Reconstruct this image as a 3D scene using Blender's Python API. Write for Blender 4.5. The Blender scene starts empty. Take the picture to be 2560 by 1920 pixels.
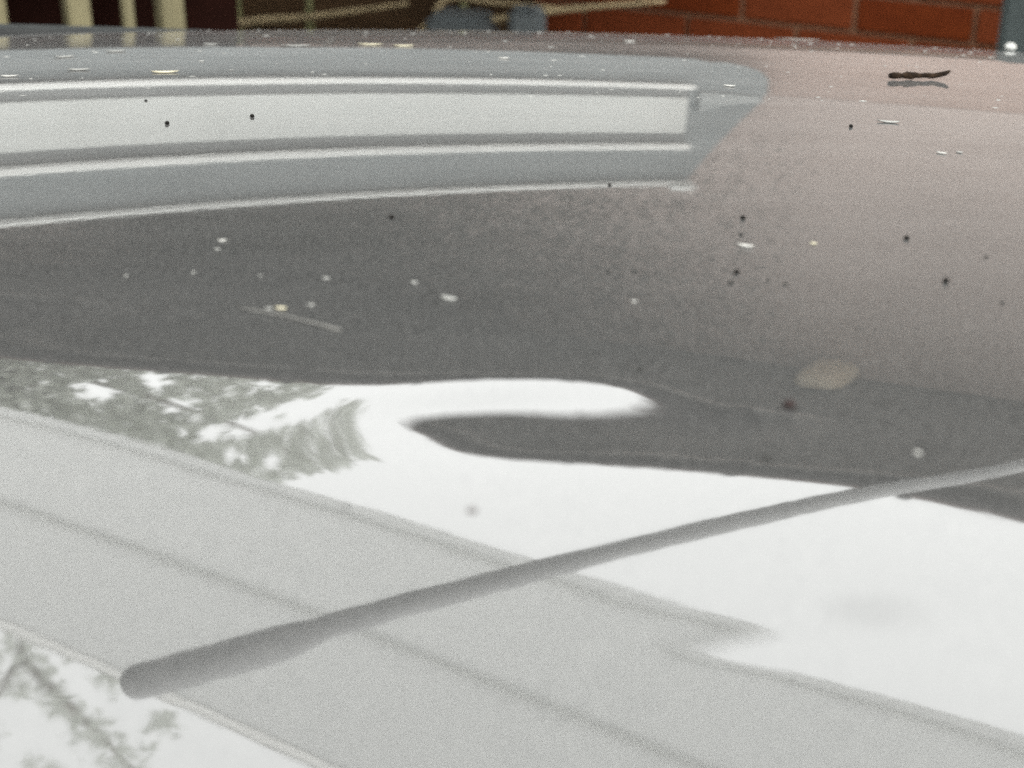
import bpy, bmesh, math, random
from mathutils import Vector, Matrix

R = math.radians
scene = bpy.context.scene
C = scene.collection

# ------------------------------------------------------------------ camera
cam_d = bpy.data.cameras.new('camera')
cam = bpy.data.objects.new('camera', cam_d)
C.objects.link(cam)
cam.location = (0, 0, 0.20)
cam.rotation_euler = (R(90 - 25.58), 0, 0)
cam_d.sensor_width = 36
cam_d.lens = 18 / math.tan(R(18))
cam_d.clip_start = 0.01
cam_d.clip_end = 500
cam_d.dof.use_dof = True
cam_d.dof.focus_distance = 0.84
cam_d.dof.aperture_fstop = 9.5
scene.camera = cam

# ------------------------------------------------------------------ sky and sun (bright overcast)
SUN_EL, SUN_AZ = R(48), R(178)
world = bpy.data.worlds.new('World')
scene.world = world
world.use_nodes = True
wn, wl = world.node_tree.nodes, world.node_tree.links
wn.clear()
sky = wn.new('ShaderNodeTexSky')
sky.sky_type = 'NISHITA'
sky.sun_disc = False
sky.sun_elevation = SUN_EL
sky.sun_rotation = SUN_AZ
sky.dust_density = 4.0
sky.ozone_density = 1.0
hsv = wn.new('ShaderNodeHueSaturation')
hsv.inputs['Saturation'].default_value = 0.06
cloud = wn.new('ShaderNodeMixRGB')           # even cloud deck over the clear-sky gradient
cloud.inputs['Fac'].default_value = 0.72
cloud.inputs['Color2'].default_value = (41.5, 42.0, 41.2, 1)
bg = wn.new('ShaderNodeBackground')
bg.inputs['Strength'].default_value = 0.12
wo = wn.new('ShaderNodeOutputWorld')
wl.new(sky.outputs[0], hsv.inputs['Color'])
wl.new(hsv.outputs[0], cloud.inputs['Color1'])
wl.new(cloud.outputs[0], bg.inputs['Color'])
wl.new(bg.outputs[0], wo.inputs['Surface'])

sun_d = bpy.data.lights.new('sun', 'SUN')
sun_d.energy = 0.6
sun_d.angle = R(20)
sun_d.color = (1.0, 0.96, 0.90)
sun = bpy.data.objects.new('sun', sun_d)
C.objects.link(sun)
sdir = Vector((math.sin(SUN_AZ) * math.cos(SUN_EL), math.cos(SUN_AZ) * math.cos(SUN_EL), math.sin(SUN_EL)))
sun.rotation_euler = (-sdir).to_track_quat('-Z', 'Y').to_euler()
sun.location = (0, 0, 20)

vs = scene.view_settings
vs.view_transform = 'Standard'
vs.look = 'None'
vs.exposure = 0.0
vs.gamma = 1.0
vs.use_curve_mapping = False

scene.cycles.use_denoising = False
scene.cycles.use_adaptive_sampling = False
scene.cycles.max_bounces = 6
scene.cycles.diffuse_bounces = 3
scene.cycles.transmission_bounces = 3

# ------------------------------------------------------------------ materials
def mat(name, col, rough=0.6, var=0.0, scale=8.0, col2=None, bump=0.0, bscale=40.0, metallic=0.0, ior=1.5, stretch=(1, 1, 1)):
    m = bpy.data.materials.new(name)
    m.use_nodes = True
    nt = m.node_tree
    p = nt.nodes['Principled BSDF']
    p.inputs['Roughness'].default_value = rough
    p.inputs['Metallic'].default_value = metallic
    p.inputs['IOR'].default_value = ior
    p.inputs['Specular IOR Level'].default_value = 0.5 if rough < 0.9 else 0.12
    p.inputs['Base Color'].default_value = (*col, 1)
    tc = nt.nodes.new('ShaderNodeTexCoord')
    mp = nt.nodes.new('ShaderNodeMapping')
    mp.inputs['Scale'].default_value = stretch
    nt.links.new(tc.outputs['Object'], mp.inputs['Vector'])
    if var or col2:
        n = nt.nodes.new('ShaderNodeTexNoise')
        n.inputs['Scale'].default_value = scale
        n.inputs['Detail'].default_value = 6
        nt.links.new(mp.outputs[0], n.inputs['Vector'])
        r = nt.nodes.new('ShaderNodeValToRGB')
        c2 = col2 if col2 else tuple(c * (1 - var) for c in col)
        c1 = col if col2 else tuple(min(1, c * (1 + var)) for c in col)
        r.color_ramp.elements[0].position = 0.3
        r.color_ramp.elements[1].position = 0.7
        r.color_ramp.elements[0].color = (*c2, 1)
        r.color_ramp.elements[1].color = (*c1, 1)
        nt.links.new(n.outputs['Fac'], r.inputs['Fac'])
        nt.links.new(r.outputs['Color'], p.inputs['Base Color'])
    if bump:
        nb = nt.nodes.new('ShaderNodeTexNoise')
        nb.inputs['Scale'].default_value = bscale
        nb.inputs['Detail'].default_value = 4
        nt.links.new(mp.outputs[0], nb.inputs['Vector'])
        b = nt.nodes.new('ShaderNodeBump')
        b.inputs['Strength'].default_value = bump
        b.inputs['Distance'].default_value = 0.01
        nt.links.new(nb.outputs['Fac'], b.inputs['Height'])
        nt.links.new(b.outputs[0], p.inputs['Normal'])
    return m

def translucent_mat(name, col, fac):
    m = mat(name, col, 0.5)
    nt = m.node_tree
    p = nt.nodes['Principled BSDF']
    t = nt.nodes.new('ShaderNodeBsdfTranslucent')
    t.inputs['Color'].default_value = (*col, 1)
    mx = nt.nodes.new('ShaderNodeMixShader')
    mx.inputs[0].default_value = fac
    nt.links.new(p.outputs[0], mx.inputs[1])
    nt.links.new(t.outputs[0], mx.inputs[2])
    nt.links.new(mx.outputs[0], nt.nodes['Material Output'].inputs['Surface'])
    return m

def clear_mat():
    m = bpy.data.materials.new('clear_skin')
    m.use_nodes = True
    nt = m.node_tree
    t = nt.nodes.new('ShaderNodeBsdfTransparent')
    t.inputs['Color'].default_value = (0.97, 0.97, 0.97, 1)
    nt.links.new(t.outputs[0], nt.nodes['Material Output'].inputs['Surface'])
    return m

def paint_mat():
    m = bpy.data.materials.new('silver_paint')
    m.use_nodes = True
    nt = m.node_tree
    p = nt.nodes['Principled BSDF']
    p.inputs['IOR'].default_value = 2.2
    tc = nt.nodes.new('ShaderNodeTexCoord')
    # thin dust film: pale grains on the grey base
    n1 = nt.nodes.new('ShaderNodeTexNoise')
    n1.inputs['Scale'].default_value = 900
    n1.inputs['Detail'].default_value = 3
    n2 = nt.nodes.new('ShaderNodeTexNoise')
    n2.inputs['Scale'].default_value = 9
    n2.inputs['Detail'].default_value = 5
    for n in (n1, n2):
        nt.links.new(tc.outputs['Object'], n.inputs['Vector'])
    r1 = nt.nodes.new('ShaderNodeValToRGB')
    r1.color_ramp.elements[0].position = 0.35
    r1.color_ramp.elements[0].color = (0.028, 0.029, 0.029, 1)
    r1.color_ramp.elements[1].position = 0.72
    r1.color_ramp.elements[1].color = (0.076, 0.076, 0.074, 1)
    nt.links.new(n1.outputs['Fac'], r1.inputs['Fac'])
    nt.links.new(r1.outputs['Color'], p.inputs['Base Color'])
    rr = nt.nodes.new('ShaderNodeMapRange')
    rr.inputs['From Min'].default_value = 0.35
    rr.inputs['From Max'].default_value = 0.75
    rr.inputs['To Min'].default_value = 0.022
    rr.inputs['To Max'].default_value = 0.034
    nt.links.new(n2.outputs['Fac'], rr.inputs['Value'])
    nt.links.new(rr.outputs[0], p.inputs['Roughness'])
    # dry dust lying on the lacquer
    n3 = nt.nodes.new('ShaderNodeTexNoise')
    n3.inputs['Scale'].default_value = 1300
    n3.inputs['Detail'].default_value = 2
    nt.links.new(tc.outputs['Object'], n3.inputs['Vector'])
    sw = nt.nodes.new('ShaderNodeMapRange')
    sw.inputs['From Min'].default_value = 0.3
    sw.inputs['From Max'].default_value = 0.7
    sw.inputs['To Min'].default_value = 0.05
    sw.inputs['To Max'].default_value = 0.18
    nt.links.new(n3.outputs['Fac'], sw.inputs['Value'])
    mpd = nt.nodes.new('ShaderNodeMapping')
    mpd.inputs['Scale'].default_value = (7, 34, 1)
    mpd.inputs['Rotation'].default_value = (0, 0, 0.12)
    nt.links.new(tc.outputs['Object'], mpd.inputs['Vector'])
    n5 = nt.nodes.new('ShaderNodeTexNoise')
    n5.inputs['Scale'].default_value = 1.0
    n5.inputs['Detail'].default_value = 7
    n5.inputs['Roughness'].default_value = 0.62
    nt.links.new(mpd.outputs[0], n5.inputs['Vector'])
    pm = nt.nodes.new('ShaderNodeMapRange')
    pm.inputs['From Min'].default_value = 0.3
    pm.inputs['From Max'].default_value = 0.7
    pm.inputs['To Min'].default_value = 0.65
    pm.inputs['To Max'].default_value = 1.4
    nt.links.new(n5.outputs['Fac'], pm.inputs['Value'])
    dm = nt.nodes.new('ShaderNodeMath')
    dm.operation = 'MULTIPLY'
    nt.links.new(sw.outputs[0], dm.inputs[0])
    nt.links.new(pm.outputs[0], dm.inputs[1])
    nt.links.new(dm.outputs[0], p.inputs['Sheen Weight'])
    p.inputs['Sheen Roughness'].default_value = 0.35
    p.inputs['Sheen Tint'].default_value = (0.80, 0.78, 0.76, 1)
    # a dull dried smear of its own outline near the second dent
    ms = nt.nodes.new('ShaderNodeMapping')
    ms.vector_type = 'TEXTURE'
    ms.inputs['Location'].default_value = (0.083, 0.304, 0)
    ms.inputs['Scale'].default_value = (0.017, 0.011, 1)
    nt.links.new(tc.outputs['Object'], ms.inputs['Vector'])
    gs = nt.nodes.new('ShaderNodeTexGradient')
    gs.gradient_type = 'SPHERICAL'
    nt.links.new(ms.outputs[0], gs.inputs['Vector'])
    n4 = nt.nodes.new('ShaderNodeTexNoise')
    n4.inputs['Scale'].default_value = 160
    nt.links.new(tc.outputs['Object'], n4.inputs['Vector'])
    mu = nt.nodes.new('ShaderNodeMath')
    mu.operation = 'MULTIPLY'
    nt.links.new(gs.outputs['Fac'], mu.inputs[0])
    nt.links.new(n4.outputs['Fac'], mu.inputs[1])
    sp = nt.nodes.new('ShaderNodeMapRange')
    sp.inputs['From Min'].default_value = 0.05
    sp.inputs['From Max'].default_value = 0.35
    sp.inputs['To Min'].default_value = 0.5
    sp.inputs['To Max'].default_value = 0.42
    nt.links.new(mu.outputs[0], sp.inputs['Value'])
    nt.links.new(sp.outputs[0], p.inputs['Specular IOR Level'])
    # orange peel
    nb = nt.nodes.new('ShaderNodeTexNoise')
    nb.inputs['Scale'].default_value = 160
    nb.inputs['Detail'].default_value = 1.5
    nt.links.new(tc.outputs['Object'], nb.inputs['Vector'])
    b = nt.nodes.new('ShaderNodeBump')
    b.inputs['Strength'].default_value = 1.0
    b.inputs['Distance'].default_value = 0.0000075
    nt.links.new(nb.outputs['Fac'], b.inputs['Height'])
    nt.links.new(b.outputs[0], p.inputs['Normal'])
    return m

M = {
    'paint': paint_mat(),
    'rubber': mat('black_rubber', (0.012, 0.013, 0.013), 0.7, 0.2),
    'aerial': translucent_mat('aerial_fibreglass', (0.74, 0.74, 0.74), 0.5),
    'rail': mat('grey_rail', (0.045, 0.048, 0.048), 0.95, 0.1, 40),
    'glass': mat('dark_glass', (0.02, 0.024, 0.024), 0.05),
    'brick': mat('brick', (0.155, 0.036, 0.012), 1.0, 0, 14, (0.118, 0.027, 0.009), 0.35, 60),
    'brick_b': mat('brick_dark', (0.128, 0.026, 0.006), 1.0, 0, 14, (0.098, 0.019, 0.005), 0.35, 60),
    'brick_pale': mat('brick_pale', (0.30, 0.13, 0.085), 0.85, 0, 5, (0.24, 0.10, 0.065), 0.35, 60),
    'render': mat('wall_render', (0.57, 0.475, 0.435), 0.9, 0.06, 3, None, 0.2, 80),
    'plinth': mat('pink_plinth', (0.48, 0.365, 0.320), 0.9, 0.08, 3, None, 0.2, 80),
    'mortar': mat('mortar', (0.165, 0.085, 0.05), 0.95, 0.15, 30, None, 0.3, 90),
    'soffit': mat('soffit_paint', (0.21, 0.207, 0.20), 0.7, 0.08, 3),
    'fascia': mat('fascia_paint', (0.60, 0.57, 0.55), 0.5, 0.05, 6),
    'gutter': mat('gutter_metal', (0.072, 0.064, 0.063), 0.9, 0.12, 12),
    'tile': mat('roof_tile', (0.12, 0.075, 0.065), 0.8, 0.2, 7, None, 0.3, 30),
    'lamp': mat('lamp_diffuser', (0.88, 0.76, 0.58), 0.4),
    'lamp_base': mat('lamp_base', (0.6, 0.57, 0.5), 0.5),
    'clad': mat('grey_blue_cladding', (0.215, 0.238, 0.243), 0.55, 0.08, 5),
    'white': mat('white_frame', (0.80, 0.81, 0.79), 0.35, 0.03, 8),
    'pane': mat('blind_pane', (0.60, 0.62, 0.60), 0.12, 0.02, 3),
    'groove': mat('window_gasket', (0.19, 0.20, 0.20), 0.6),
    'timber': mat('weathered_timber', (0.20, 0.178, 0.10), 0.85, 0.25, 12, None, 0.3, 50, stretch=(1, 1, 0.15)),
    'skirt': mat('dark_boards', (0.014, 0.004, 0.0025), 1.0, 0.3, 12),  # shade colour behind the playhouse posts, also the soil of the bed
    'skirt_b': mat('brown_boards', (0.075, 0.045, 0.024), 0.9, 0.4, 9, stretch=(0.3, 1, 1)),
    'fence': mat('dark_fence_boards', (0.06, 0.05, 0.04), 0.85, 0.3, 8, stretch=(1, 1, 0.1)),
    'plate': mat('pale_plate', (0.33, 0.355, 0.355), 0.5, 0.06, 10),
    'ivy': mat('ivy_leaf', (0.075, 0.078, 0.064), 0.9, 0.3, 30),
    'canopy_edge': translucent_mat('canopy_edge', (0.93, 0.925, 0.90), 0.9),
    'clear': clear_mat(),
    'canopy_rib': translucent_mat('rib_plastic', (0.96, 0.965, 0.95), 0.9),
    'canopy': translucent_mat('canopy_sheet', (0.80, 0.805, 0.79), 0.78),
    'canopy_trim': mat('canopy_trim', (0.78, 0.76, 0.70), 0.4, 0.04, 6),
    'bark': mat('bark', (0.36, 0.34, 0.31), 0.9, 0.3, 12, None, 0.5, 40),
    'leaf': translucent_mat('leaf', (0.68, 0.70, 0.65), 0.82),
    'ground': mat('concrete', (0.36, 0.35, 0.33), 0.9, 0.2, 2.0, None, 0.2, 60),
    'block': mat('grey_block', (0.11, 0.125, 0.13), 0.8, 0.15, 14, None, 0.3, 60),
    'metal': mat('galvanised_metal', (0.075, 0.092, 0.092), 0.45, 0.12, 9, None, 0, 0, 0.3),
    'straw': mat('dry_straw', (0.42, 0.33, 0.19), 0.8, 0.2, 20),
    'straw_grey': mat('grey_straw', (0.16, 0.157, 0.147), 0.9, 0.15, 300),
    'stalk': mat('green_stalk', (0.20, 0.20, 0.09), 0.8, 0.25, 20),
    'grit': mat('dark_grit', (0.010, 0.009, 0.008), 0.9, 0.4, 900),
    'grit_red': mat('red_grit', (0.012, 0.003, 0.002), 0.8, 0.3, 900),
    'grit_grey': mat('grey_grit', (0.030, 0.030, 0.028), 0.9, 0.2, 900),
    'seed': mat('pale_seed', (0.52, 0.48, 0.35), 0.7, 0.1, 600),
    'husk': mat('white_husk', (0.40, 0.395, 0.37), 0.6, 0.05, 600),
    'husk_grey': mat('grey_husk', (0.26, 0.26, 0.245), 0.8, 0.15, 600),
    'twig': mat('twig_bark', (0.040, 0.024, 0.014), 0.95, 0, 160, (0.006, 0.004, 0.003), 0.6, 500),
    'residue': mat('dried_residue', (0.09, 0.082, 0.08), 0.7, 0.1, 400),
    'bead': mat('clear_resin', (0.45, 0.46, 0.44), 0.06),
}

# ------------------------------------------------------------------ helpers
def link(name, verts, faces, m, parent=None, smooth=False):
    me = bpy.data.meshes.new(name)
    me.from_pydata([tuple(v) for v in verts], [], faces)
    me.update()
    if smooth:
        me.polygons.foreach_set('use_smooth', [True] * len(me.polygons))
    me.materials.append(m)
    o = bpy.data.objects.new(name, me)
    C.objects.link(o)
    if parent:
        o.parent = parent
    return o

def empty(name, loc=(0, 0, 0), rz=0.0):
    o = bpy.data.objects.new(name, None)
    o.empty_display_size = 0.1
    C.objects.link(o)
    o.location = loc
    o.rotation_euler = (0, 0, rz)
    return o

def tag(o, label, cat, group=None):
    o['label'] = label
    o['category'] = cat
    if group:
        o['group'] = group
    return o

def bm_obj(name, bm, m, parent=None, smooth=False):
    bmesh.ops.recalc_face_normals(bm, faces=bm.faces)
    me = bpy.data.meshes.new(name)
    bm.to_mesh(me)
    bm.free()
    if smooth:
        me.polygons.foreach_set('use_smooth', [True] * len(me.polygons))
    me.materials.append(m)
    o = bpy.data.objects.new(name, me)
    C.objects.link(o)
    if parent:
        o.parent = parent
    return o

def box_bm(x0, x1, y0, y1, z0, z1, bev=0.0, bm=None):
    own = bm is None
    b = bmesh.new()
    vs_ = [b.verts.new((x, y, z)) for x in (x0, x1) for y in (y0, y1) for z in (z0, z1)]
    for f in ((0, 1, 3, 2), (4, 6, 7, 5), (0, 4, 5, 1), (2, 3, 7, 6), (0, 2, 6, 4), (1, 5, 7, 3)):
        b.faces.new([vs_[i] for i in f])
    bmesh.ops.recalc_face_normals(b, faces=b.faces)
    if bev:
        bmesh.ops.bevel(b, geom=list(b.edges), offset=bev, segments=2, affect='EDGES')
    if own:
        return b
    me = bpy.data.meshes.new('tmp')
    b.to_mesh(me)
    b.free()
    bm.from_mesh(me)
    bpy.data.meshes.remove(me)
    return bm

def box(name, x0, x1, y0, y1, z0, z1, m, parent=None, bev=0.0):
    return bm_obj(name, box_bm(x0, x1, y0, y1, z0, z1, bev), m, parent)

def tube_geo(pts, rad, seg=12, cap=True):
    pts = [Vector(p) for p in pts]
    V, F = [], []
    up = Vector((0, 0, 1))
    for i, p in enumerate(pts):
        t = (pts[min(i + 1, len(pts) - 1)] - pts[max(i - 1, 0)]).normalized()
        a = t.cross(up)
        if a.length < 1e-3:
            a = t.cross(Vector((1, 0, 0)))
        a.normalize()
        b = a.cross(t)
        r = rad[i] if hasattr(rad, '__len__') else rad
        for k in range(seg):
            w = 2 * math.pi * k / seg
            V.append(p + a * math.cos(w) * r + b * math.sin(w) * r)
    for i in range(len(pts) - 1):
        for k in range(seg):
            F.append((i * seg + k, i * seg + (k + 1) % seg, (i + 1) * seg + (k + 1) % seg, (i + 1) * seg + k))
    if cap:
        F.append(tuple(range(seg))[::-1])
        n = (len(pts) - 1) * seg
        F.append(tuple(range(n, n + seg)))
    return V, F

def tube(name, pts, rad, m, parent=None, seg=12, cap=True):
    V, F = tube_geo(pts, rad, seg, cap)
    return link(name, V, F, m, parent, True)

# ------------------------------------------------------------------ ground
GZ = -1.35
g = bmesh.new()
bmesh.ops.create_grid(g, x_segments=40, y_segments=40, size=60)
ground = bm_obj('ground', g, M['ground'])
ground.location = (0, 0, GZ)
ground['kind'] = 'structure'

# ------------------------------------------------------------------ the car roof with its dents
DN = [(0.00715, 0.40279, 0.04075, 0.01879, 0.7606e-3, 0.18702), (0.06804, 0.39158, 0.08077, 0.01712, 0.31683e-3, 0.10459),
      (-0.12285, 0.47274, 0.11843, 0.03391, 0.58e-3, 0.04578), (-0.01165, 0.40726, 0.02211, 0.009, 0.33169e-3, 0.22554),
      (0.09244, 0.29911, 0.05064, 0.01946, 0.28378e-3, 0.02788), (0.04714, 0.28997, 0.02807, 0.00687, 0.08729e-3, 0.03591)]
DC = [(a, b, rx, ry, dep, math.cos(t), math.sin(t)) for a, b, rx, ry, dep, t in DN]

def hz(x, y):
    z = -(y - 0.30) ** 2 / 10.0 - (x + 0.15) ** 2 / 18.0
    for a, b, rx, ry, dep, c, s in DC:
        u = ((x - a) * c + (y - b) * s) / rx
        v = (-(x - a) * s + (y - b) * c) / ry
        q = u * u + v * v
        if q < 30:
            z -= dep * math.exp(-q)
    return z

car = tag(empty('car', (0, 0, 0)), 'dented pale silver-grey car roof mirroring the house and sky', 'car')

def spaced(stops):
    out = []
    for a, b, n in stops:
        out += [a + (b - a) * i / n for i in range(n)]
    return out + [stops[-1][1]]
xs = spaced([(-0.95, -0.45, 40), (-0.45, -0.20, 70), (-0.20, 0.20, 230), (0.20, 0.45, 70), (0.45, 1.0, 44)])
ys = spaced([(-0.28, 0.20, 40), (0.20, 0.56, 260), (0.56, 0.9, 110), (0.9, 1.53, 130)])
nx, ny = len(xs), len(ys)
V = [(x, y, hz(x, y)) for y in ys for x in xs]
F = [(j * nx + i, j * nx + i + 1, (j + 1) * nx + i + 1, (j + 1) * nx + i) for j in range(ny - 1) for i in range(nx - 1)]
# turned-down rim all round
rim = [j * nx for j in range(ny)][::-1] + list(range(1, nx)) + [j * nx + nx - 1 for j in range(1, ny)] + [(ny - 1) * nx + i for i in range(nx - 2, 0, -1)]
cx, cy = 0.02, 0.62
prev = rim
for drop, out in ((0.006, 0.008), (0.018, 0.014), (0.05, 0.018)):
    start = len(V)
    for k in rim:
        x, y, z = V[k]
        ox = out if x > 0.99 else (-out if x < -0.94 else 0)
        oy = out if y > 1.52 else (-out if y < -0.27 else 0)
        V.append((x + ox, y + oy, z - drop))
    cur = list(range(start, start + len(rim)))
    for k in range(len(rim)):
        k2 = (k + 1) % len(rim)
        F.append((prev[k], prev[k2], cur[k2], cur[k]))
    prev = cur
bm = bmesh.new()
me = bpy.data.meshes.new('t')
me.from_pydata(V, [], F)
bm.from_mesh(me)
roof = bm_obj('roof_panel', bm, M['paint'], car, True)
if roof.data.polygons[5000].normal.z < 0:
    roof.data.flip_normals()
roof['label'] = 'silver-grey painted roof panel with two shallow dents'

# rail beyond the shut line at the far left corner
def strip(name, prof, m):
    VV, FF = [], []
    n = len(prof[0])
    for row in prof:
        VV += row
    for i in range(len(prof) - 1):
        for k in range(n - 1):
            FF.append((i * n + k, i * n + k + 1, (i + 1) * n + k + 1, (i + 1) * n + k))
    b = bmesh.new()
    q = bpy.data.meshes.new('t')
    q.from_pydata(VV, [], FF)
    b.from_mesh(q)
    return bm_obj(name, b, m, car, True)
prof, prof2 = [], []
for i in range(25):
    x = -0.98 + i * (0.78 / 24)
    t = (x + 0.508) / 0.17
    top = -0.1518 - 0.0048 * max(-0.6, t) - 0.012 * max(0, t - 1) ** 2 - (0.25 * (x + 0.508) ** 2 / 2 if x < -0.508 else 0)
    drop = 0.006 * max(0, t - 0.9)
    prof.append([(x, 1.556, top - 0.0030), (x, 1.557, top - 0.0012), (x, 1.561, top), (x, 1.60, top - 0.010), (x, 1.66, top - 0.035), (x, 1.70, top - 0.09)])
    prof2.append([(x, 1.548, top - 0.10), (x, 1.548, top - 0.009), (x, 1.550, top - 0.0036), (x, 1.558, top - 0.0030)])
strip('roof_rail', prof, M['rail'])
strip('seal', prof2, M['rubber'])
# cabin below the roof: glass band and shoulders
sec = [(-0.04, 0.0), (-0.07, -0.03), (-0.48, 0.10), (-0.52, 0.12), (-0.80, 0.16), (-1.10, 0.14)]
VV, FF = [], []
for z, o in sec:
    for (x, y) in ((-0.90, -0.24), (0.95, -0.24), (0.95, 1.50), (-0.90, 1.50)):
        VV.append((x + (o if x > 0 else -o), y + (o if y > 0.5 else -o), z - 0.13))
def band(a, b): return [(a * 4 + k, a * 4 + (k + 1) % 4, b * 4 + (k + 1) % 4, b * 4 + k) for k in range(4)]
link('side_glass', VV, band(0, 1) + band(1, 2), M['glass'], car)
link('body', VV, band(2, 3) + band(3, 4) + band(4, 5), M['paint'], car)

# aerial leaning over the roof; only its mirror image is in the picture
rod = [((-0.268, 0.932, 0.5), 0.0129), ((-0.253, 0.935, 0.496), 0.0152), ((-0.202, 0.945, 0.484), 0.0154), ((-0.161, 0.954, 0.474), 0.0154),
       ((-0.147, 0.958, 0.47), 0.0143), ((-0.130, 0.966, 0.466), 0.0106), ((-0.075, 0.981, 0.453), 0.0102), ((0.013, 1.000, 0.432), 0.0098),
       ((0.084, 1.018, 0.416), 0.0089), ((0.193, 1.047, 0.391), 0.0083), ((0.307, 1.080, 0.366), 0.0081), ((0.428, 1.113, 0.34), 0.0082),
       ((0.62, 1.166, 0.27), 0.0083), ((0.78, 1.21, 0.15), 0.0086), ((0.86, 1.235, 0.0), 0.0092), ((0.885, 1.242, -0.13), 0.012), ((0.888, 1.243, -0.155), 0.02)]
def smooth_path(pr, k=5):
    o = []
    for i in range(len(pr) - 1):
        q = [pr[max(i - 1, 0)], pr[i], pr[i + 1], pr[min(i + 2, len(pr) - 1)]]
        for j in range(k):
            t = j / k
            w = (-0.5 * t + t * t - 0.5 * t ** 3, 1 - 2.5 * t * t + 1.5 * t ** 3, 0.5 * t + 2 * t * t - 1.5 * t ** 3, -0.5 * t * t + 0.5 * t ** 3)
            o.append((sum((Vector(a[0]) * ww for a, ww in zip(q, w)), Vector()), sum(a[1] * ww for a, ww in zip(q, w))))
    return o + [(Vector(pr[-1][0]), pr[-1][1])]
sh = smooth_path([(rod[5][0], 0.0106)] + rod[6:])
aer = tube('aerial', [p for p, r in sh], [r for p, r in sh], M['aerial'], car, 24, False)
aer['label'] = 'slim grey rod aerial curving over the roof, seen mirrored in the paint'
tip = rod[1:6]
d0 = (Vector(tip[0][0]) - Vector(tip[1][0])).normalized()
cap = [(Vector(tip[0][0]) + d0 * (0.010 + 0.0146 * math.sin(a)), 0.0151 * math.cos(a)) for a in (1.52, 1.35, 1.15, 0.95, 0.75, 0.5, 0.25, 0.0)]
tp = cap + smooth_path(tip, 4)
tube('aerial_tip', [p for p, r in tp], [r for p, r in tp], M['aerial'], aer, 24, False)

# ------------------------------------------------------------------ the brick house
HA = math.atan2(-0.45423, 0.89088)
house = tag(empty('brick_house', (-0.56, 3.165, 0), HA), 'red-brown brick house with deep eaves behind the car', 'house')
WO = 0.60
wall = box('wall', -4.0, 4.2, WO + 0.0095, WO + 0.22, GZ, 1.071, M['mortar'], house)
rnd = random.Random(4)
def brick_mesh(nm, L, m):
    b = box_bm(-L / 2, L / 2, 0, 0.10, 0, 0.066, 0.004)
    mesh = bpy.data.meshes.new(nm)
    b.to_mesh(mesh); b.free()
    mesh.materials.append(m)
    return mesh
bmesh_a = brick_mesh('brick', 0.230, M['brick'])
bmesh_b = brick_mesh('brick', 0.230, M['brick_b'])
rest = bmesh.new()
RZ = -0.335
JZ = -0.540                                      # a bed joint
k0 = math.ceil((GZ - JZ) / 0.076)
for k in range(k0, 22):
    z = JZ + k * 0.076 + 0.005
    if z + 0.066 > RZ:
        break
    off = 0.62 + 0.12 if k % 2 == 0 else 0.62
    for i in range(-18, 15):
        s = off + 0.24 * i
        if s < -3.85 or s > 4.05:
            continue
        dy = rnd.uniform(-0.002, 0.002)
        if -4 <= k <= 5 and -0.9 < s < 2.2:
            o = bpy.data.objects.new('brick', bmesh_a if rnd.random() < 0.6 else bmesh_b)
            C.objects.link(o)
            o.parent = wall
            o.location = (s, WO + dy, z)
        else:
            box_bm(s - 0.115, s + 0.115, WO + dy, WO + 0.1, z, z + 0.066, 0, rest)
bw = bm_obj('brickwork', rest, M['brick_pale'], wall)
bw['kind'] = 'stuff'
box('wall_render', -4.0, 4.2, WO - 0.004, WO + 0.009, 0.022, 1.0705, M['render'], wall, 0.003)
box('plinth_band', -4.0, 4.2, WO - 0.005, WO + 0.009, RZ + 0.002, 0.0215, M['plinth'], wall, 0.003)
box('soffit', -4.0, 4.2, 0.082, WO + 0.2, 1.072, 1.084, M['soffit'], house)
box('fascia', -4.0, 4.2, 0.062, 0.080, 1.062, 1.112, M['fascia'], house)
# half-round gutter
V, F = [], []
for xx in (-4.0, 4.2):
    for k in range(13):
        a = math.pi + math.pi * k / 12
        V.append((xx, 0.030 + 0.029 * math.cos(a), 1.098 + 0.030 * math.sin(a)))
    for k in range(12, -1, -1):
        a = math.pi + math.pi * k / 12
        V.append((xx, 0.030 + 0.026 * math.cos(a), 1.099 + 0.027 * math.sin(a)))
n = 26
F = [(k, (k + 1) % n, n + (k + 1) % n, n + k) for k in range(n)] + [tuple(range(n))[::-1], tuple(range(n, 2 * n))]
gut = link('gutter', V, F, M['gutter'], house, False)
bk = box_bm(-0.014, 0.014, -0.014, 0.061, 1.056, 1.0665, 0.003)
box_bm(-0.014, 0.014, -0.014, -0.002, 1.067, 1.108, 0.003, bk)
first = None
for i in range(-11, 10):
    s = 0.803 + 0.343 * i
    if s < -3.9 or s > 4.1:
        continue
    if first is None:
        first = bm_obj('gutter_bracket', bk, M['gutter'], gut)
        o = first
    else:
        o = bpy.data.objects.new('gutter_bracket', first.data)
        C.objects.link(o)
        o.parent = gut
    o.location = (s, 0, 0)
# pitched roof in stepped tile courses
for i in range(11):
    y0 = 0.045 + i * 0.30
    z0 = 1.1135 + i * 0.30 * math.tan(R(19))
    V = [(-4.1, y0, z0), (4.3, y0, z0), (4.3, y0 + 0.32, z0 + 0.32 * math.tan(R(19)) - 0.02), (-4.1, y0 + 0.32, z0 + 0.32 * math.tan(R(19)) - 0.02)]
    V += [(x, y, z + 0.016) for x, y, z in V]
    F = [(3, 2, 1, 0), (4, 5, 6, 7), (0, 1, 5, 4), (1, 2, 6, 5), (2, 3, 7, 6), (3, 0, 4, 7)]
    link('roof_course', V, F, M['tile'], house)
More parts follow.
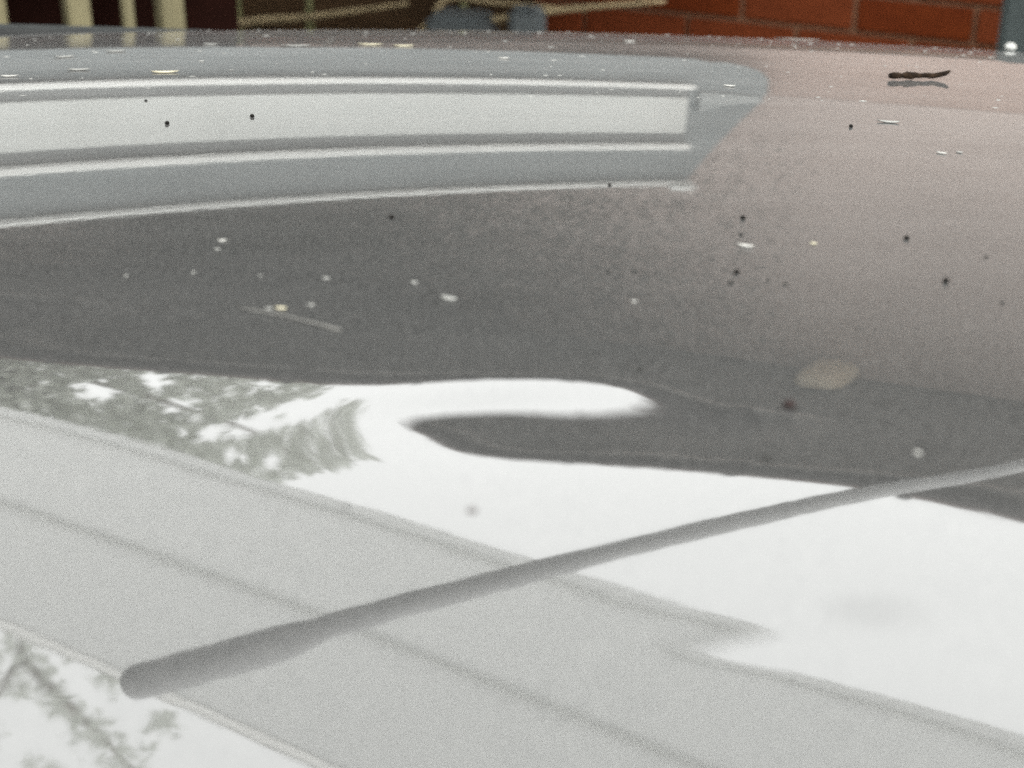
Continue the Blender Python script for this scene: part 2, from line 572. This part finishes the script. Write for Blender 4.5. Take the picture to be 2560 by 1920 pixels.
# bulkhead lamp under the eave
lb = box('eave_lamp', 1.165, 1.225, 0.42, 0.53, 1.058, 1.0715, M['lamp_base'], house, 0.004)
b = bmesh.new()
bmesh.ops.create_uvsphere(b, u_segments=24, v_segments=14, radius=1.0)
for v in b.verts:
    for ax, r in ((0, 0.054), (1, 0.108), (2, 0.034)):
        c = v.co[ax]
        v.co[ax] = math.copysign(abs(c) ** (0.5 if ax < 2 else 0.9), c) * r
lc = bm_obj('lamp_cover', b, M['lamp'], lb, True)
lc.location = (1.195, 0.475, 1.034)

# added leaf layer: its density stands in for wall shade thinning to the right
wall_shade = tag(empty('climbing_plant', (-0.56, 3.165, 0), HA), 'dark climbing plant thinning out across the pale wall under the eaves', 'plant')
ri = random.Random(8)
IV, IF = [], []
for i in range(190000):
    s_ = -1.3 + 3.0 * ri.random()
    z_ = ri.uniform(0.10, 1.06)
    dens = 1.0 if s_ < -0.4 else max(0.0, 1 - (s_ + 0.4) / 1.5) ** 1.25
    dens *= min(1, max(0, (z_ - 0.02) / 0.8))
    if s_ < -0.55:
        dens *= max(0.25, 1 + (s_ + 0.55) * 1.6)
    if ri.random() > dens:
        continue
    p = Vector((s_, WO - 0.010 - 0.03 * ri.random(), z_))
    r_ = ri.uniform(0.0028, 0.0048)
    a = ri.uniform(0, 6.28)
    ux = Vector((math.cos(a), ri.uniform(-0.5, 0.5), math.sin(a)))
    vx = Vector((-math.sin(a), ri.uniform(-0.5, 0.5), math.cos(a)))
    o = len(IV)
    IV += [p - ux * r_, p + vx * r_ * 0.8, p + ux * r_ * 1.2, p - vx * r_ * 0.8]
    IF += [(o, o + 1, o + 2), (o, o + 2, o + 3)]
fo = link('foliage', IV, IF, M['ivy'], wall_shade)
fo['kind'] = 'stuff'
for k in range(9):
    x0 = -1.25 + 0.14 * k
    pts = [(x0, WO - 0.010, GZ)]
    for j in range(8):
        pts.append((x0 + 0.10 * math.sin(j * 0.9 + k) + 0.05 * j * (k / 9), WO - 0.012, GZ + 0.29 * (j + 1)))
    tube('stem', pts, [0.008 - 0.0007 * j for j in range(9)], M['bark'], wall_shade, 6)

# ------------------------------------------------------------------ raised playhouse left of the brick wall
PA = math.atan2(0.52204, 0.85292)
ph = tag(empty('playhouse', (-0.78, 2.34, 0), PA), 'grey-blue playhouse on timber posts with a long white window', 'playhouse')
out = [(-1.5, -0.180), (1.33, -0.185), (1.377, -0.166), (1.41, -0.172), (1.453, -0.158), (1.505, -0.125), (1.53, -0.077), (1.533, 0.0), (1.515, 0.067), (1.43, 0.232), (1.352, 0.3925), (-1.5, 0.3925)]
V = [(u, 0, z) for u, z in out]
for u, z in out:
    wx, wy = -0.78 + u * 0.85292, 2.34 + u * 0.52204
    offs = (wx + 0.56) * 0.45423 + (wy - 3.165) * 0.89088
    V.append((u, max(0.03, min(0.6, (0.585 - offs) / 0.5228)), z))
n = len(out)
F = [tuple(range(n)), tuple(range(2 * n - 1, n - 1, -1))] + [(k, k + n, (k + 1) % n + n, (k + 1) % n) for k in range(n)]
b = bmesh.new(); q = bpy.data.meshes.new('t'); q.from_pydata(V, [], F); b.from_mesh(q)
bm_obj('wall', b, M['clad'], ph)
wf = box('window', -1.3, 1.324, -0.012, 0.002, -0.006, 0.268, M['groove'], ph)
box('pane', -1.3, 1.318, -0.022, -0.0125, 0.048, 0.208, M['pane'], wf, 0.003)
box('sill', -1.3, 1.322, -0.040, -0.0125, -0.022, 0.006, M['white'], wf, 0.006)
box('lintel', -1.3, 1.330, -0.036, -0.0125, 0.248, 0.274, M['white'], wf, 0.006)
box('roof_trim', -1.52, 1.350, -0.03, 0.06, 0.393, 0.409, M['white'], ph, 0.006)
box('skirting', -1.5, 0.46, 0.16, 0.18, GZ, -0.186, M['skirt'], ph)  # dark sheet standing in for the shade behind the posts
first = None
for u, w in ((0.02, 0.020), (0.150, 0.018), (0.228, 0.009), (0.300, 0.019), (-0.55, 0.02), (-1.2, 0.02)):
    box('post', u - w, u + w, 0.03, 0.03 + 2 * w, GZ, -0.1855, M['timber'], ph, 0.003)

b = bmesh.new()
bmesh.ops.create_uvsphere(b, u_segments=16, v_segments=10, radius=1.0)
fin = bm_obj('trim_end', b, M['white'], ph, True)
fin.scale = (0.034, 0.02, 0.014)
fin.location = (1.318, -0.032, 0.414)
V = [(1.352, -0.004, 0.018), (1.50, -0.004, 0.030), (1.515, -0.004, 0.056), (1.44, -0.004, 0.070), (1.352, -0.004, 0.112)]
V += [(x, y - 0.010, z) for x, y, z in V]
F = [(0, 1, 2, 3, 4), (9, 8, 7, 6, 5)] + [(k, k + 5, (k + 1) % 5 + 5, (k + 1) % 5) for k in range(5)]
link('corner_plate', V, F, M['plate'], ph)

# ------------------------------------------------------------------ unseen fence added to shade the left end of the wall
fn = tag(empty('board_fence', (-2.75, 4.28, GZ), math.atan2(-0.6 - 4.28, -1.15 + 2.75)), 'tall dark close-boarded fence running out from the left end of the house', 'fence')
fb = box('board', -0.083, 0.083, -0.01, 0.01, 0, 3.25, M['fence'], fn, 0.002)
fb.location = (0.085, 0, 0)
for i in range(1, 30):
    o = bpy.data.objects.new('board', fb.data)
    C.objects.link(o)
    o.parent = fn
    o.location = (0.085 + 0.17 * i, 0.003 * (i % 2), -0.004 * (i % 3))
for z in (0.4, 1.6, 2.8):
    box('rail', 0, 5.1, 0.014, 0.05, z, z + 0.08, M['fence'], fn, 0.003)

# ------------------------------------------------------------------ slatted canopy overhead
CA = math.atan2(-1.235, 1.773)
cn = tag(empty('canopy', (-1.034, 2.90, 0), CA), 'pale translucent flat canopy overhead, mirrored across the lower left of the roof', 'canopy')
def sheet(name, y0, y1, z0, z1, m, bev):
    o = box(name, -1.15, 3.3, y0, y1, z0, z1, m, cn, bev)
    if m.name.startswith('canopy_sheet') or m.name.startswith('canopy_edge'):
        o.data.materials.append(M['clear'])          # clear top skin over the milky underside
        for f in o.data.polygons:
            if f.normal.z > 0.5:
                f.material_index = 1
    return o
sheet('sheet', -0.640, 0.0, 1.100, 1.106, M['canopy'], 0.002)
sheet('edge_strip', -0.660, -0.6405, 1.098, 1.103, M['canopy_edge'], 0.0015)  # brighter material puts the light caught by the edge into the strip
sheet('purlin', -0.057, -0.043, 1.1085, 1.116, M['canopy_rib'], 0.002)
sheet('purlin', -0.364, -0.348, 1.1085, 1.116, M['canopy_rib'], 0.002)
for u in (-1.10, 3.25):
    for v in (-0.12, -0.54):
        box('post', u - 0.03, u + 0.03, v - 0.03, v + 0.03, GZ, 1.0995, M['timber'], cn, 0.004)

# ------------------------------------------------------------------ tree behind the house
tree = tag(empty('tree', (-2.35, 6.7, GZ)), 'leafy tree rising behind the house, mirrored beside the dent', 'tree')
rt = random.Random(11)
TB, FB = [], []
def limb(pts, r0, r1):
    rad = [r0 + (r1 - r0) * i / (len(pts) - 1) for i in range(len(pts))]
    v, f = tube_geo(pts, rad, 8)
    o = len(TB)
    TB.extend(v)
    FB.extend([tuple(i + o for i in q) for q in f])
def wpt(X, Z, Y=6.6):
    # point at depth Y on the sight line from the roof through (X, 6.6, Z), in the tree's own frame
    k = (Y - 0.4) / 6.2
    return Vector((X * k + 2.35, Y - 6.7, Z * k - GZ))
limb([(0, 0, 0), (0.05, 0, 1.2), (-0.03, 0.03, 2.6), (0.02, 0, 4.0)], 0.14, 0.10)
limb([(0.02, 0, 4.0), wpt(-2.3, 3.7), wpt(-2.46, 4.6), wpt(-2.1, 5.2), wpt(-1.7, 5.9)], 0.05, 0.01)
limb([(-0.02, 0, 2.9), wpt(-1.9, 2.5), wpt(-1.5, 2.75), wpt(-0.9, 3.1)], 0.028, 0.008)
limb([(-0.02, 0, 3.3), wpt(-2.0, 3.1), wpt(-1.6, 3.5), wpt(-1.1, 4.0)], 0.035, 0.01)
limb([(0, 0, 3.6), wpt(-2.7, 3.4), wpt(-3.3, 4.0)], 0.05, 0.015)
limb([wpt(-2.46, 4.6), wpt(-2.75, 5.1), wpt(-2.8, 5.7)], 0.02, 0.006)
link('trunk', TB, FB, M['bark'], tree, True)
LV, LF = [], []
def leaf(p, size):
    a = Vector((rt.gauss(0, 1), rt.gauss(0, 1), rt.gauss(0, 0.7))).normalized()
    s_ = a.cross(Vector((rt.gauss(0, 1), rt.gauss(0, 1), rt.gauss(0, 1)))).normalized()
    nn = a.cross(s_)
    o = len(LV)
    w = size * 0.30
    LV.extend([p - a * size / 2, p + s_ * w + nn * w * 0.3, p + a * size / 2, p - s_ * w + nn * w * 0.3, p])
    LF.extend([(o, o + 1, o + 4), (o + 1, o + 2, o + 4), (o, o + 4, o + 3), (o + 4, o + 2, o + 3)])
def segd(X, Z, a, b):
    ax, az = a; bx, bz = b
    t = max(0, min(1, ((X - ax) * (bx - ax) + (Z - az) * (bz - az)) / ((bx - ax) ** 2 + (bz - az) ** 2)))
    return math.hypot(X - ax - t * (bx - ax), Z - az - t * (bz - az)), t
holes = [(-1.88, 2.60, 0.11), (-1.58, 2.50, 0.09), (-1.50, 2.74, 0.07), (-1.24, 3.12, 0.07), (-1.05, 3.14, 0.06), (-1.02, 2.62, 0.05)]
n = 0
while n < 9500:
    X = rt.uniform(-3.7, -0.5); Z = rt.uniform(2.0, 3.7)
    edge = -0.66 - 0.9 * max(0, Z - 3.0) + 0.12 * math.sin(9 * Z)
    if X > edge + rt.gauss(0, 0.03):
        continue
    dd, t = segd(X, Z, (-1.42, 3.0), (-0.42, 2.66))
    if dd < 0.05 + 0.10 * min(t, 0.6) and rt.random() < 0.96:
        continue
    if any(math.hypot(X - a, Z - b) < r for a, b, r in holes) and rt.random() < 0.9:
        continue
    leaf(wpt(X, Z, rt.uniform(6.0, 7.3)), rt.uniform(0.06, 0.11))
    n += 1
for i in range(4200):
    X = rt.uniform(-3.4, -1.45); Z = rt.uniform(2.05, 3.0)
    if rt.random() > min(1, (-1.45 - X) / 0.5) or any(math.hypot(X - a, Z - b) < r for a, b, r in holes):
        continue
    leaf(wpt(X, Z, rt.uniform(6.0, 7.3)), rt.uniform(0.04, 0.07))
clumps = [(-2.5, 4.55, 0.20), (-2.42, 4.8, 0.18), (-2.28, 5.0, 0.15), (-2.1, 5.2, 0.16), (-1.95, 5.45, 0.18), (-2.8, 4.6, 0.25), (-2.75, 5.15, 0.12), (-2.0, 4.75, 0.10), (-1.75, 5.1, 0.10), (-2.45, 5.5, 0.12), (-3.1, 5.2, 0.3), (-2.9, 3.9, 0.4), (-2.2, 4.0, 0.3)]
for X, Z, r in clumps:
    for i in range(int(360 * r)):
        leaf(wpt(X + rt.gauss(0, r * 0.5), Z + rt.gauss(0, r * 0.5), rt.uniform(6.2, 7.1)), rt.uniform(0.05, 0.10))
crown = link('crown', LV, LF, M['leaf'], tree)
crown['kind'] = 'stuff'

# ------------------------------------------------------------------ low things along the wall
bed = tag(empty('raised_bed', (-0.56, 3.165, 0), HA), 'brown timber raised bed against the foot of the brick wall', 'raised bed')
for i in range(7):
    z0 = GZ + i * 0.14
    box('plank', -1.6, 0.385, 0.47, 0.50, z0 + 0.003, min(z0 + 0.137, -0.40), M['skirt_b'], bed, 0.004)
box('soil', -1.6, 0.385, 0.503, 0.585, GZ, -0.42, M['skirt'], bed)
def blade(name, pts, w, m, label, cat, group):
    V, F = [], []
    pts = [Vector(p) for p in pts]
    # smooth resample
    res = []
    for i in range(len(pts) - 1):
        for k in range(6):
            t = k / 6
            p0 = pts[max(i - 1, 0)]; p1 = pts[i]; p2 = pts[i + 1]; p3 = pts[min(i + 2, len(pts) - 1)]
            res.append(0.5 * ((2 * p1) + (p2 - p0) * t + (2 * p0 - 5 * p1 + 4 * p2 - p3) * t * t + (3 * p1 - p0 - 3 * p2 + p3) * t ** 3))
    res.append(pts[-1])
    n = len(res)
    for i, p in enumerate(res):
        t = (res[min(i + 1, n - 1)] - res[max(i - 1, 0)]).normalized()
        a = t.cross(Vector((0.3, 1, 0.2))).normalized()
        b = a.cross(t)
        ww = w * (0.25 + 0.75 * math.sin(math.pi * min(1, 0.25 + 0.72 * i / (n - 1))))
        V += [p + a * ww, p + b * ww * 0.3, p - a * ww, p - b * ww * 0.15]
    for i in range(n - 1):
        for k in range(4):
            F.append((i * 4 + k, i * 4 + (k + 1) % 4, i * 4 + 4 + (k + 1) % 4, i * 4 + 4 + k))
    F += [(3, 2, 1, 0), tuple(range(4 * n - 4, 4 * n))]
    o = link(name, V, F, m, None, True)
    return tag(o, label, cat, group)
blade('dry_leaf', [(-0.72, 3.55, GZ), (-0.69, 3.56, -0.9), (-0.665, 3.56, -0.635), (-0.60, 3.53, -0.595), (-0.44, 3.46, -0.565), (-0.22, 3.36, -0.515)], 0.013, M['straw'],
      'long dry strap leaf bending over low beside the timber posts', 'leaf', 'dry garden leaves')
blade('dry_leaf', [(-0.30, 3.42, GZ), (-0.26, 3.40, -0.8), (-0.20, 3.37, -0.585), (-0.08, 3.30, -0.545), (0.08, 3.22, -0.50), (0.30, 3.10, -0.455)], 0.012, M['straw'],
      'dry strap leaf arching behind the grey blocks', 'leaf', 'dry garden leaves')
blade('dry_leaf', [(0.0, 3.40, GZ), (-0.1, 3.38, -0.8), (-0.16, 3.37, -0.53), (-0.02, 3.31, -0.505), (0.15, 3.20, -0.495)], 0.009, M['straw'],
      'thin dry leaf lying across above the grey blocks', 'leaf', 'dry garden leaves')
blade('garden_stalk', [(-0.66, 3.56, GZ), (-0.63, 3.57, -0.9), (-0.625, 3.57, -0.6), (-0.61, 3.57, -0.3)], 0.020, M['stalk'],
      'thick olive stalk standing right of the timber posts', 'plant', None)
blade('garden_stalk', [(-0.45, 3.55, GZ), (-0.46, 3.55, -0.9), (-0.455, 3.55, -0.6), (-0.45, 3.55, -0.42)], 0.012, M['stalk'],
      'thin olive stalk behind the long dry strap leaf', 'plant', None)
blade('garden_stalk', [(-0.10, 3.45, GZ), (-0.11, 3.45, -0.9), (-0.105, 3.45, -0.6), (-0.11, 3.46, -0.42)], 0.012, M['stalk'],
      'faint olive stalk behind the grey blocks', 'plant', None)
def block(x, y, w, top, label):
    b = box_bm(-w, w, -w * 0.8, w * 0.8, 0, top - GZ, 0.012)
    rb = random.Random(int(w * 1e4))
    for v in b.verts:
        v.co.x += rb.uniform(-0.006, 0.006); v.co.y += rb.uniform(-0.006, 0.006)
    o = bm_obj('grey_block', b, M['block'])
    o.location = (x, y, GZ); o.rotation_euler = (0, 0, HA + 0.06)
    tag(o, label, 'block', 'grey blocks by the wall')
block(-0.10, 3.28, 0.062, -0.515, 'left grey block standing low between dry leaves and brick wall')
block(0.033, 3.22, 0.036, -0.490, 'right grey block touching the edge of the orange brickwork')
pb = box_bm(-0.06, 0.06, -0.05, 0.05, 0, -0.29 - GZ, 0.012)
post = bm_obj('metal_post', pb, M['metal'])
post.location = (0.935, 2.80, GZ); post.rotation_euler = (0, 0, HA)
tag(post, 'grey-green galvanised post at the right end of the brick wall', 'post')

# ------------------------------------------------------------------ debris lying on the roof
rd = random.Random(21)
def grit(x, y, r, m, label, group=None, flat=0.7, name='grit_speck'):
    b = bmesh.new()
    bmesh.ops.create_icosphere(b, subdivisions=2, radius=r)
    for v in b.verts:
        v.co *= rd.uniform(0.8, 1.15)
        v.co.z *= flat
    o = bm_obj(name, b, m, None, True)
    o.location = (x, y, hz(x, y) + r * flat * 0.75)
    o.rotation_euler = (0, 0, rd.uniform(0, 6))
    return tag(o, label, 'grit', group)
def fleck(x, y, hw, m, label, group=None, cat='seed husk', name='seed_husk', rz=None, asp=0.42):
    b = bmesh.new()
    k = 10
    top, bot = [], []
    for i in range(k):
        a = 2 * math.pi * i / k
        j = rd.uniform(0.85, 1.1)
        px, py = math.cos(a) * hw * j, math.sin(a) * hw * asp * j
        zz = min(0.10 * hw, 0.0005) * (px / hw) ** 2
        top.append(b.verts.new((px, py, zz + min(0.13 * hw, 0.0005))))
        bot.append(b.verts.new((px * 0.9, py * 0.9, zz)))
    ct = b.verts.new((0, 0, min(0.22 * hw, 0.0008))); cb = b.verts.new((0, 0, -0.0001))
    for i in range(k):
        j = (i + 1) % k
        b.faces.new((top[i], top[j], ct)); b.faces.new((bot[j], bot[i], cb)); b.faces.new((bot[i], bot[j], top[j], top[i]))
    o = bm_obj(name, b, m, None, True)
    e = 0.004
    nx_ = -(hz(x + e, y) - hz(x - e, y)) / (2 * e); ny_ = -(hz(x, y + e) - hz(x, y - e)) / (2 * e)
    nrm = Vector((nx_, ny_, 1)).normalized()
    rot = nrm.to_track_quat('Z', 'Y').to_matrix().to_4x4() @ Matrix.Rotation(rd.uniform(-0.25, 0.25) if rz is None else rz, 4, 'Z')
    o.matrix_world = Matrix.Translation((x, y, hz(x, y) + 0.0002)) @ rot
    return tag(o, label, cat, group)
mm = 0.001
for x, y, r, m, lab in [
    (-0.1317, 0.7794, 1.2, 'grit', 'round dark grit speck, right one of two on the mirrored white window'),
    (-0.1711, 0.7610, 1.2, 'grit', 'round dark grit speck, left one of two on the mirrored white window'),
    (-0.1964, 0.8280, 0.9, 'grit_grey', 'faint grey grit speck at the edge of the mirrored white window'),
    (-0.0473, 0.5869, 1.1, 'grit', 'lone flat dark speck below the mirrored grey-blue playhouse'),
    (0.0921, 0.5953, 1.1, 'grit', 'upper of two dark specks stacked above a bright husk'),
    (0.0882, 0.5729, 0.9, 'grit_grey', 'lower of two dark specks stacked above a bright husk'),
    (0.0805, 0.5268, 1.1, 'grit', 'darkest grit speck below the bright husk, right of centre'),
    (0.0772, 0.5156, 1.0, 'grit_grey', 'grey speck just below the darkest grit speck'),
    (0.0907, 0.5186, 0.6, 'grit_grey', 'left one of a faint pair of specks right of the darkest grit'),
    (0.0960, 0.5155, 0.8, 'grit_grey', 'right one of a faint pair of specks right of the darkest grit'),
    (0.0437, 0.5254, 0.8, 'grit_grey', 'right one of a faint pair of specks above the round white crumb'),
    (0.0345, 0.5238, 0.8, 'grit_grey', 'left one of a faint pair of specks above the round white crumb'),
    (0.1548, 0.5230, 1.2, 'grit', 'dark grit speck at mid right, largest near the right edge'),
    (0.1778, 0.5537, 0.7, 'grit_grey', 'small grey speck near the right edge, above the largest one there'),
    (0.1525, 0.5736, 1.1, 'grit', 'flat dark speck at right, high above the mirrored cream lamp'),
    (0.1693, 0.5028, 0.8, 'grit_grey', 'lowest small grey speck near the right edge'),
    (0.1138, 0.4743, 0.6, 'grit_grey', 'tiny grey speck just above the mirrored cream lamp'),
    (0.1729, 0.7817, 1.1, 'grit', 'small brown speck below the dark twig on the pinkish paint'),
    (0.0416, 0.6424, 0.8, 'grit', 'tiny dark speck on the bright lower edge of the mirrored playhouse'),
    (0.0808, 0.4111, 1.75, 'grit_red', 'large dark red grit speck below the mirrored cream lamp'),
    (0.0693, 0.3773, 1.1, 'grit_grey', 'grey speck on the mirrored gutter, below the red grit'),
    (0.0391, 0.4356, 0.9, 'grit_grey', 'faint speck just right above the tip of the white dent reflection'),
    (-0.0418, 0.3467, 0.5, 'grit', 'minute speck on the upper edge of the mirrored canopy'),
]:
    grit(x, y, r * mm, M[m], lab, 'grit specks on the roof', 0.55 if m == 'grit_grey' else 0.8)
grit(-0.0101, 0.3462, 1.5 * mm, M['residue'], 'pale round droplet stain in the white sky reflection', None, 0.12, 'droplet_stain')

for x, y, hw, m, lab in [
    (-0.0055, 1.0221, 4.2, 'husk', 'short bright white husk on the mirrored playhouse near its top middle'),
    (-0.1010, 1.1176, 10.0, 'seed', 'long pale yellow husk, left one of two at the far roof edge'),
    (-0.0765, 1.1068, 8.0, 'seed', 'long pale yellow husk, right one of two at the far roof edge'),
    (0.2576, 1.4229, 22.0, 'husk', 'longest white flake on the far crest before the brick wall'),
    (-0.2096, 0.9379, 9.5, 'seed', 'pale yellow husk just above the mirrored white window, left'),
    (-0.2151, 1.1189, 6.2, 'husk_grey', 'grey flake near the far roof edge below the timber posts'),
    (-0.1982, 0.9955, 1.8, 'husk', 'tiny white crumb left of centre on the dusty far paint'),
    (-0.1708, 0.9477, 1.6, 'husk_grey', 'tiny grey crumb right of the pale yellow husk above the window'),
    (-0.2654, 0.9534, 8.2, 'husk_grey', 'grey flake left of the pale yellow husk above the window'),
    (-0.2998, 0.9267, 6.0, 'husk', 'white flake at the left edge above the mirrored window'),
    (-0.2952, 1.0312, 7.2, 'husk_grey', 'grey flake at the far left of the dusty paint'),
    (0.0880, 0.5581, 3.4, 'husk', 'bright white husk under two dark specks, right of centre'),
    (0.1147, 0.5639, 1.5, 'seed', 'small yellow crumb right of the bright white husk'),
    (0.2042, 0.7237, 2.9, 'husk', 'bright white husk below the twig near the right edge'),
    (0.2139, 0.7275, 1.9, 'husk_grey', 'dull flake right beside the bright husk near the right edge'),
    (0.0415, 0.4944, 1.2, 'husk', 'round white crumb in the grey middle of the roof'),
    (-0.0770, 0.4844, 2.3, 'seed', 'yellow seed lying above the dry straw'),
    (-0.0811, 0.4839, 1.6, 'husk_grey', 'grey crumb touching the left end of the yellow seed'),
    (-0.1086, 0.5556, 1.8, 'husk', 'highest of the white crumbs on the dark left paint'),
    (-0.1085, 0.5449, 1.4, 'husk_grey', 'dull crumb just under the highest white crumb at left'),
    (-0.1355, 0.5153, 0.8, 'husk', 'leftmost round crumb in the row above the straw'),
    (-0.1125, 0.5189, 0.9, 'husk', 'second crumb from the left in the row above the straw'),
    (-0.0885, 0.5159, 0.9, 'husk_grey', 'third crumb from the left in the row above the straw'),
    (-0.0650, 0.5135, 1.6, 'husk_grey', 'fourth crumb from the left, longish, in the row above the straw'),
    (-0.0340, 0.5101, 1.7, 'husk_grey', 'rightmost crumb in the row above the straw'),
    (-0.0214, 0.4945, 3.6, 'husk_grey', 'faint long flake right of the straw above the dent'),
    (0.1117, 0.3830, 1.3, 'husk', 'pale crumb low at right, below the red grit'),
    (0.1270, 0.9065, 4.0, 'husk', 'thin white flake at the right end of the mirrored playhouse'),
    (0.1962, 0.7989, 6.0, 'husk_grey', 'faint broad flake on the pinkish paint below the twig'),
    (-0.0673, 0.4875, 1.6, 'husk_grey', 'dull crumb right of the yellow seed above the straw'),
    (-0.1518, 1.1030, 12.0, 'husk_grey', 'long grey flake on the far paint left of the yellow husks'),
    (-0.2701, 1.0667, 7.8, 'husk_grey', 'grey flake at upper left between two longer ones'),
    (0.0900, 1.2004, 4.6, 'husk', 'short white husk at the far edge below the orange brick'),
]:
    fleck(x, y, hw * mm, M[m], lab, 'seed husks and crumbs on the roof', asp=0.6 if hw < 2 else 0.36)
# fine dust crumbs nobody could count
DV, DF = [], []
for i in range(260):
    x = rd.uniform(-0.45, 0.45); y = rd.choice([rd.uniform(0.85, 1.45), rd.uniform(0.85, 1.45), rd.uniform(0.45, 0.9)])
    r = rd.uniform(0.15, 0.5) * mm * (1.8 if y > 0.85 else 0.55)
    l = r * rd.uniform(1, 4) if y > 0.85 else r
    z = hz(x, y)
    o = len(DV)
    DV += [(x - l, y, z), (x, y - r, z), (x + l, y, z), (x, y + r, z), (x, y, z + r * 0.5)]
    DF += [(o, o + 1, o + 4), (o + 1, o + 2, o + 4), (o + 2, o + 3, o + 4), (o + 3, o, o + 4)]
dust = link('dust', DV, DF, M['husk_grey'])
dust['kind'] = 'stuff'
dust['label'] = 'fine pale dust scattered over the far paint'
dust['category'] = 'dust'

def on(x, y, up=0.0): return Vector((x, y, hz(x, y) + up))
st = []
for i in range(9):
    t = i / 8
    st.append(on(-0.0911 + 0.0364 * t, 0.4842 - 0.0204 * t + 0.0006 * math.sin(3 * t), 0.0006 + 0.0004 * math.sin(math.pi * t)))
so = tube('dry_straw', st, [0.0002, 0.00025, 0.0003, 0.0003, 0.0003, 0.00033, 0.00035, 0.0006, 0.0003], M['straw_grey'], None, 8)
tag(so, 'thin dry straw lying slantwise above the dent', 'straw')
tw, tr = [], []
for i in range(15):
    t = i / 14
    tw.append(on(0.2346 + 0.0417 * t, 0.9667 + 0.0149 * t, 0.0026 + 0.0026 * max(0, t - 0.8) / 0.2 + rd.uniform(-0.0003, 0.0003)))
    tr.append(0.78 * [0.0018, 0.0027, 0.0024, 0.0019, 0.0030, 0.0029, 0.0024, 0.0019, 0.0019, 0.0022, 0.0021, 0.0020, 0.0021, 0.0019, 0.0010][i])
to = tube('twig', tw, tr, M['twig'], None, 10)
tag(to, 'short dark brown twig lying on the pinkish paint at upper right', 'twig')
b = bmesh.new()
bmesh.ops.create_uvsphere(b, u_segments=16, v_segments=10, radius=0.0055)
for v in b.verts:
    v.co.z *= 0.7
bo = bm_obj('resin_bead', b, M['bead'], None, True)
bo.location = on(0.455, 1.43, 0.0045)
tag(bo, 'small shiny white bead on the far crest at the right edge', 'bead')
